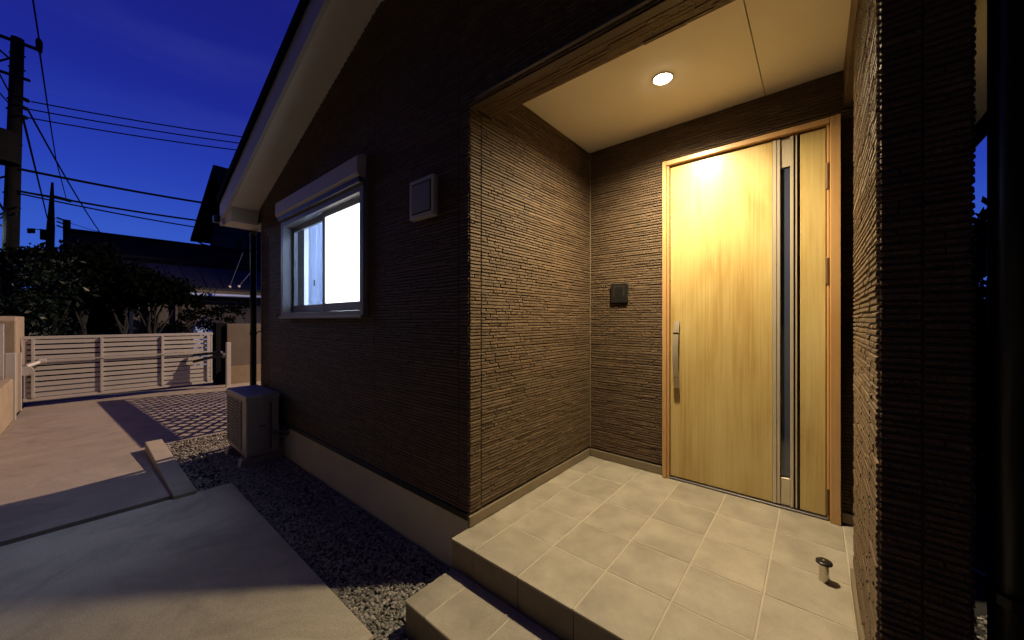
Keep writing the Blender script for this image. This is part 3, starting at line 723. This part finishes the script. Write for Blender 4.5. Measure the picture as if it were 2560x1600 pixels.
def onx(px, X):                    # ground place behind a photo column at a known x
    r = (px-1280)/F; d = (X-CAM.x)/(RGT.x*r+FWD.x); return CAM.y + d*(RGT.y*r+FWD.y)
gz = -.62
TX = -15.6
y = onx(30, TX)
tree('broadleaf_tree', (TX, y, gz), 3.6, [((TX, y-.2, 1.75), (.9, .9, .9)), ((TX+.1, y+.7, 2.3), (.8, .8, .7)), ((TX, y-.9, 2.0), (.8, .8, .7)), ((TX, y+.1, 1.0), (.9, .9, .9))],
     'glossy leafed green tree beside the tall concrete utility pole', 'leaf', 6500, .075, .1, 4)
for i, (px, X, h, lab) in enumerate(((120, -16.2, 4.1, 'dark bushy tree between the glossy tree and the long tiled roof'), (215, -16.6, 4.2, 'tall dark tree standing before the left end of the tiled roof'),
                                     (300, -16.3, 3.6, 'dark tree with pale forking trunks behind the gate'), (385, -16.6, 3.3, 'dark garden tree beside the grey neighbour wall'))):
    y = onx(px, X)
    tree('dark_tree', (X, y, gz), h, [((X, y, h*.70-.1), (1.0, .95, .62)), ((X+.1, y+.6, h*.62-.05), (.9, .8, .5)), ((X, y-.6, h*.66-.05), (.9, .8, .5)), ((X-.2, y, h*.86-.5), (.7, .7, .5))],
         lab, 'leafdark', 4200, .095, .085, 20+i, 'dark trees across the road', (.05, .1*(-1)**i), 9)
for i, (px, X, h, lab) in enumerate(((470, -17.2, 2.3, 'small sparse garden tree closest to the dark tree row'), (535, -17.0, 2.35, 'small clipped garden tree before the grey wall'), (592, -17.1, 2.6, 'small garden tree with tiered crown near the house corner'))):
    y = onx(px, X)
    tree('garden_tree', (X, y, gz), h, [((X, y, h*.72-.3), (.38, .38, .25)), ((X, y+.25, h*.9-.5), (.3, .3, .2)), ((X, y-.3, h*.5-.2), (.3, .3, .2))], lab, 'leafdark', 420, .075, .05, 40+i, 'small garden trees', (0, .1), 5)
for i in range(5):
    y = onx(110+i*75, -15.35)
    tree('low_shrub', (-15.4, y, gz), 1.0, [((-15.4, y, -.05), (.5, .75, .5)), ((-15.45, y+.4, .1), (.45, .5, .4))], ('low dark shrub at the foot of the tall utility pole', 'low dark shrub below the bushy tree between pole and roof', 'low dark shrub below the tall tree before the roof end', 'low dark shrub below the tree with forking trunks', 'low dark shrub closest to the grey neighbour wall')[i], 'leafdark', 1500, .06, .03, 60+i, 'hedge shrubs across the road')
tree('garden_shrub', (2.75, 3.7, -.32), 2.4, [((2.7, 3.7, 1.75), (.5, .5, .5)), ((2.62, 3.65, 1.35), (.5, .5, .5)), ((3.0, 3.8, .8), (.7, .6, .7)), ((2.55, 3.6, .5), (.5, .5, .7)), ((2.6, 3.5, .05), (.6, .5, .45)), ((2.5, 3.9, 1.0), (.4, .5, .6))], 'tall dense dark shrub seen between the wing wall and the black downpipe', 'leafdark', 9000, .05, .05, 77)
tag(box((2.6, 9.2, -.7), (9, 9.35, 1.55)).build('rear_fence', 'darkwall'), 'plain dark boundary wall behind the house near the rear tree', 'wall')

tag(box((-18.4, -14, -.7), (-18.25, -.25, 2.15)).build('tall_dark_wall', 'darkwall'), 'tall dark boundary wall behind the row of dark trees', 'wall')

# ================================================================ NEIGHBOUR HOUSES
EXA = -18.0
na = thing('neighbour_house', (-20.5, 3, -.66), 'low dark neighbour house with a long tiled roof and pale gutter', 'house')
box((-26.5, -1.2, -.66), (-20.55, 9.5, 3.9)).build('wall', 'darkwall', na)
box((-20.54, -.1, -.66), (-18.75, 9.4, 2.35)).build('veranda_wall', 'greywall', na)
mr = MB().prism([(-27.6, 3.35), (-24, 5.02), (-20.2, 3.55), (-20.2, 3.66), (-24, 5.14), (-27.6, 3.45)], -1.80, 10).build('main_roof', 'tileroof', na)
box((-24.12, -1.85, 5.10), (-23.88, 10, 5.24)).build('ridge_cap', 'tileroof', mr)
lr = MB().prism([(-20.6, 3.70), (-18.0, 2.42), (-18.0, 2.50), (-20.6, 3.80)], -.35, 10).build('lower_roof', 'metalroof', na)
for i in range(18):
    y = -.30+i*.58
    MB().prism([(-20.55, 3.78), (-18.02, 2.512), (-18.02, 2.545), (-20.55, 3.815)], y, y+.035).build('roof_seam', 'metalroof', lr)
box((-18.06, -.3, 2.28), (-18.0, 10, 2.415)).build('fascia', 'beam', na)
MB().prism([(-17.998, 2.275), (-17.998, 2.17), (-17.93, 2.165), (-17.89, 2.20), (-17.90, 2.275)], -.35, 10).build('gutter', 'gutterwhite', na)
for y in (.35, 1.15): box((-18.5, y, -.66), (-18.38, y+.12, 2.3)).build('post', 'bark', na)
for i, yy in enumerate((4.2, 5.8)):
    f = box((-18.748, yy, .7), (-18.70, yy+1.2, 1.9)).build('window', 'darkalu', na); box((-18.699, yy+.06, .76), (-18.69, yy+1.14, 1.84)).build('pane', 'darkglass', f)
chim = box((-24.1, 4.35, 5.1), (-23.9, 4.55, 5.75)).build('chimney', 'darkwall', na)
def seg(px, py, d): return tuple(at(px, py, d))
# stay rods with ball ends above that eave
for i, (a, b) in enumerate((((574, 717), (607, 632)), ((597, 716), (640, 665)))):
    P0 = at(a[0], a[1], 15.0); P1 = at(b[0], b[1], 15.3)
    t = thing('stay_rod', P0, ('thin steel stay rod with a bright ball end above the pale gutter, steeper one', 'thin steel stay rod with a bright ball end beside the downpipe, flatter one')[i], 'rod')
    MB().tube([P0, P1], .012, 6).build('rod', 'steel', t)
    M['white2'] = M['white']
    MB().lathe(P0, [(.0, -.06), (.045, -.04), (.06, 0), (.045, .04), (.0, .06)], 12).build('ball', 'white', t, smooth=True)
# pale low wall in front of the veranda
tag(box((-17.72, 1.5, -.66), (-17.6, 8, .98)).build('garden_wall', 'gutterwhite'), 'low bluish white garden wall behind the small trees', 'wall')
# tall house further behind
P1 = at(476, 601, 28.1); P2 = at(545, 505, 25.7)
nb = thing('tall_house', (-31, 9, -.66), 'tall dark house behind, with a steep overhanging gable roof', 'house')
xa, ya, za = P1; sl_ = (P2.z-P1.z)/(P2.x-P1.x); xp = -28.2; zp = za+sl_*(xp-xa)
box((xa+1.6, ya+.9, -.66), (-24.6, 16, za+.25)).build('wall', 'darkwall', nb)
MB().prism([(xa+1.6, za+.2), (-24.6, za+.2), (xp, zp-.2)], ya+.9, 16).build('gable', 'darkwall', nb)
rf = MB().prism([(xa, za), (xp, zp), (xp, zp+.3), (xa, za+.16)], ya, 16.5).prism([(xp, zp), (-24, za+.3), (-24, za+.5), (xp, zp+.3)], ya, 16.5).build('roof', 'roof', nb)
box((xa-.12, ya, za-.05), (xa, 16.5, za+.08)).build('gutter', 'darkwall', rf)
MB().tube([(xa+.1, ya+.4, za), (xa+.7, ya+.6, za-.3), (xa+1.55, ya+.85, za-.45), (xa+1.55, ya+.85, -.6)], .06, 8).build('downpipe', 'darkwall', nb)
for yy in (1.2, 3.6):
    f = box((xa+2.4+yy, ya+.86, 3.5), (xa+3.4+yy, ya+.899, 4.7)).build('window', 'darkalu', nb); box((xa+2.45+yy, ya+.85, 3.55), (xa+3.35+yy, ya+.859, 4.65)).build('pane', 'darkglass', f)


# unseen houses added opposite and right to hide low sky from the front wall
def opposite(name, a, b, h, label, axis):
    t = thing(name, ((a[0]+b[0])/2, (a[1]+b[1])/2, -.66), label, 'house')
    wl_ = box((a[0], a[1], -.66), (b[0], b[1], h)).build('wall', 'darkwall', t)
    if axis == 'x':
        ym = (a[1]+b[1])/2; MB().prism_y([(a[1]-.5, h-.1), (b[1]+.5, h-.1), (ym, h+1.9)], a[0]-.5, b[0]+.5).build('roof', 'roof', t)
        for i in range(4):
            x = a[0]+1.5+i*(b[0]-a[0]-3)/3
            for z in (.8, 3.6):
                f = box((x-.7, b[1]+.002, z), (x+.7, b[1]+.05, z+1.2)).build('window', 'darkalu', t); box((x-.62, b[1]+.051, z+.08), (x+.62, b[1]+.056, z+1.12)).build('pane', 'darkglass', f)
    else:
        xm = (a[0]+b[0])/2; MB().prism([(a[0]-.5, h-.1), (b[0]+.5, h-.1), (xm, h+1.9)], a[1]-.5, b[1]+.5).build('roof', 'roof', t)
        for i in range(4):
            y = a[1]+1.5+i*(b[1]-a[1]-3)/3
            for z in (.8, 3.6):
                f = box((a[0]-.05, y-.7, z), (a[0]-.002, y+.7, z+1.2)).build('window', 'darkalu', t); box((a[0]-.056, y-.62, z+.08), (a[0]-.051, y+.62, z+1.12)).build('pane', 'darkglass', f)
opposite('opposite_sky_block', (-10.5, -13), (9, -4.5), 8.0, 'unseen dark two-storey house added to hide the sky facing the front door', 'x')
opposite('side_sky_block', (6.0, -4.5), (13, 7), 6.4, 'unseen dark two-storey house added to hide the sky beside the wing wall', 'y')

# ================================================================ UTILITY POLES AND CABLES
DP = 11.5
b0 = at(26, 640, DP); t0 = at(44, 96, DP); dv = (t0-b0)/(t0.z-b0.z); base = b0 + dv*(-.66-b0.z)
up = thing('utility_pole', base, 'thick concrete utility pole with crossarms and a transformer', 'utility pole')
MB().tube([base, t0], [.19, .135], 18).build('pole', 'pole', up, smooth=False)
def ub(nm, a, b, r, m='wire', seg_=6): return MB().tube([a, b], r, seg_).build(nm, m, up)
ub('crossarm', at(-30, 78, DP), at(100, 126, DP-.1), .055); ub('crossarm', at(-30, 168, DP), at(72, 201, DP-.1), .05)
for a in ((-30, 100, 26, 148), (-30, 160, 22, 146), (-20, 450, 16, 440), (-20, 478, 12, 530), (-20, 545, 14, 530), (-20, 552, 14, 570), (-20, 330, 30, 440)):
    ub('brace', at(a[0], a[1], DP), at(a[2], a[3], DP), .028)
MB().tube([at(97, 98, DP-.1), at(98, 104, DP-.1), at(98, 122, DP-.1), at(100, 132, DP-.1)], [.05, .075, .07, .04], 12).build('insulator', 'pole', up)
for i, (px, py) in enumerate(((58, 141), (28, 130), (58, 176), (26, 165), (55, 243), (54, 265), (52, 292), (22, 245), (20, 270), (50, 362), (48, 395), (46, 520), (44, 535), (12, 480))):
    sgn = 1 if px > 35 else -1
    ub('step_bolt', at(px-sgn*8, py-2, DP), at(px+sgn*4, py+1, DP-.12), .028)
tb = at(4, 365, DP-.4); MB().tube([tb+Vector((0, 0, -.50)), tb+Vector((0, 0, .42)), tb+Vector((0, 0, .5))], [.36, .36, .2], 16).build('transformer', 'pole', up)
for px, py in ((66, 249), (64, 270), (62, 292)): MB().tube([at(px-3, py, DP-.15), at(px+3, py+3, DP-.15)], .06, 8).build('insulator', 'pole', up)
# secondary poles
def far_pole(px0, py0, px1, d, r0, r1, label, box_=None):
    t = at(px0, py0, d); b = at(px1, 640, d); b = b + (b-t)/(b.z-t.z)*(-.66-b.z)
    u = thing('far_utility_pole', b, label, 'utility pole')
    MB().tube([b, b.lerp(t, .72), t], [r1, r1*.8, r0], 10).build('pole', 'wire', u); return u
u2 = far_pole(131, 456, 124, 25, .06, .24, 'slender distant utility pole carrying a small box above the trees')
MB().tube([at(137, 492, 25), at(175, 502, 25)], .12, 6).build('crossarm', 'wire', u2)
MB().tube([at(70, 482, 25), at(131, 492, 25)], .07, 6).build('crossarm', 'wire', u2)
tb = at(112, 587, 24.7); MB().box(tb-Vector((.2, .2, .34)), tb+Vector((.2, .2, .34))).build('equipment_box', 'wire', u2)
MB().tube([at(86, 573, 25), at(105, 574, 25)], .03, 6).build('bracket', 'wire', u2)
for px in (73, 83): MB().tube([at(px, 571, 25), at(px, 583, 25)], .09, 8).build('insulator', 'wire', u2)
u3 = far_pole(167, 550, 167, 31, .22, .26, 'short distant utility pole rising at the left end of the tiled roof')
for i, py in enumerate((546, 556, 566)): MB().tube([at(143, py-2, 30), at(163, py+5, 31)], .06, 6).build('crossarm', 'wire', u3)
def cable(pts, r, label, ext=0, sag=0.0, grp='overhead power cables'):
    P = [Vector(p) for p in pts]
    if ext: P.append(P[-1] + (P[-1]-P[-2])*ext)
    Q = []
    for a, b in zip(P[:-1], P[1:]):
        n_ = 14
        for i in range(n_): u = i/n_; Q.append(a.lerp(b, u) - Vector((0, 0, sag*4*u*(1-u))))
    Q.append(P[-1])
    tag(MB().tube(Q, r, 5).build('power_cable', 'wire'), label, 'cable', grp)
def lev(px0, py0, px1, py1, d0, r, label, rise=0.0, ext=1.6, sag=.05):
    a = at(px0, py0, d0); d1 = F*(a.z+rise-CAM.z)/(800-py1); cable([a, at(px1, py1, d1)], r, label, ext, sag)
lev(78, 254, 612, 343, DP, .021, 'top one of three thin cables running right from the pole')
lev(66, 272, 606, 359, DP, .021, 'middle one of three thin cables running right from the pole')
lev(62, 293, 598, 376, DP, .021, 'bottom one of three thin cables running right from the pole')
lev(50, 423, 540, 512, DP, .042, 'thick wrapped cable running right, halfway up the pole')
lev(48, 478, 500, 552, DP, .036, 'upper cable of the low pair running right from the pole')
lev(48, 484, 490, 568, DP, .026, 'lower cable of the low pair running right from the pole')
cable([at(72, 278, DP), at(258, 592, 24)], .026, 'slanting cable dropping from the pole to the tiled roof', 0, .2)
cable([at(56, 290, DP), at(100, 470, 18), at(118, 545, 25)], .03, 'cable dropping steeply from the tall pole to the slender pole')
cable([at(76, -40, 9.5), at(98, 102, DP-.1)], .02, 'cable rising past the crossarm insulator of the tall pole')
cable([at(99, 130, DP-.1), at(118, 260, 15), at(140, 400, 19.5), at(165, 495, 25)], .022, 'thin cable from the crossarm insulator towards the slender pole')
cable([at(-30, 130, 10.5), at(28, 240, DP)], .02, 'thin cable coming in from the left to the middle of the pole')
cable([at(-30, 200, 10.5), at(26, 262, DP)], .02, 'thin cable coming in from the left just below another')
cable([at(137, 546, 25), at(230, 575, 30), at(340, 602, 34)], .02, 'faint distant cable beyond the short pole, over the roof')

# white street light just beyond the edge of the view, by the glossy tree
wl = thing('led_street_light', at(-70, 560, 11.0), 'small white street light on the tall pole side of the glossy tree', 'street lamp')
lp0 = at(-70, 560, 11.0)
box(lp0-Vector((.12, .12, .03)), lp0+Vector((.12, .12, .05))).build('lamp_head', 'white', wl, bevel=.02)
MB().tube([lp0+Vector((0, 0, .05)), lp0+Vector((-.3, .5, .35)), at(22, 520, DP)], .025, 6).build('bracket_arm', 'wire', wl)
wp = bpy.data.lights.new('led_street_light_light', 'POINT'); wp.energy = 110; wp.color = (.75, .88, 1.0); wp.shadow_soft_size = .06
wpo = bpy.data.objects.new('led_street_light_light', wp); C.objects.link(wpo); wpo.parent = wl; wpo.location = (0, 0, -.12)
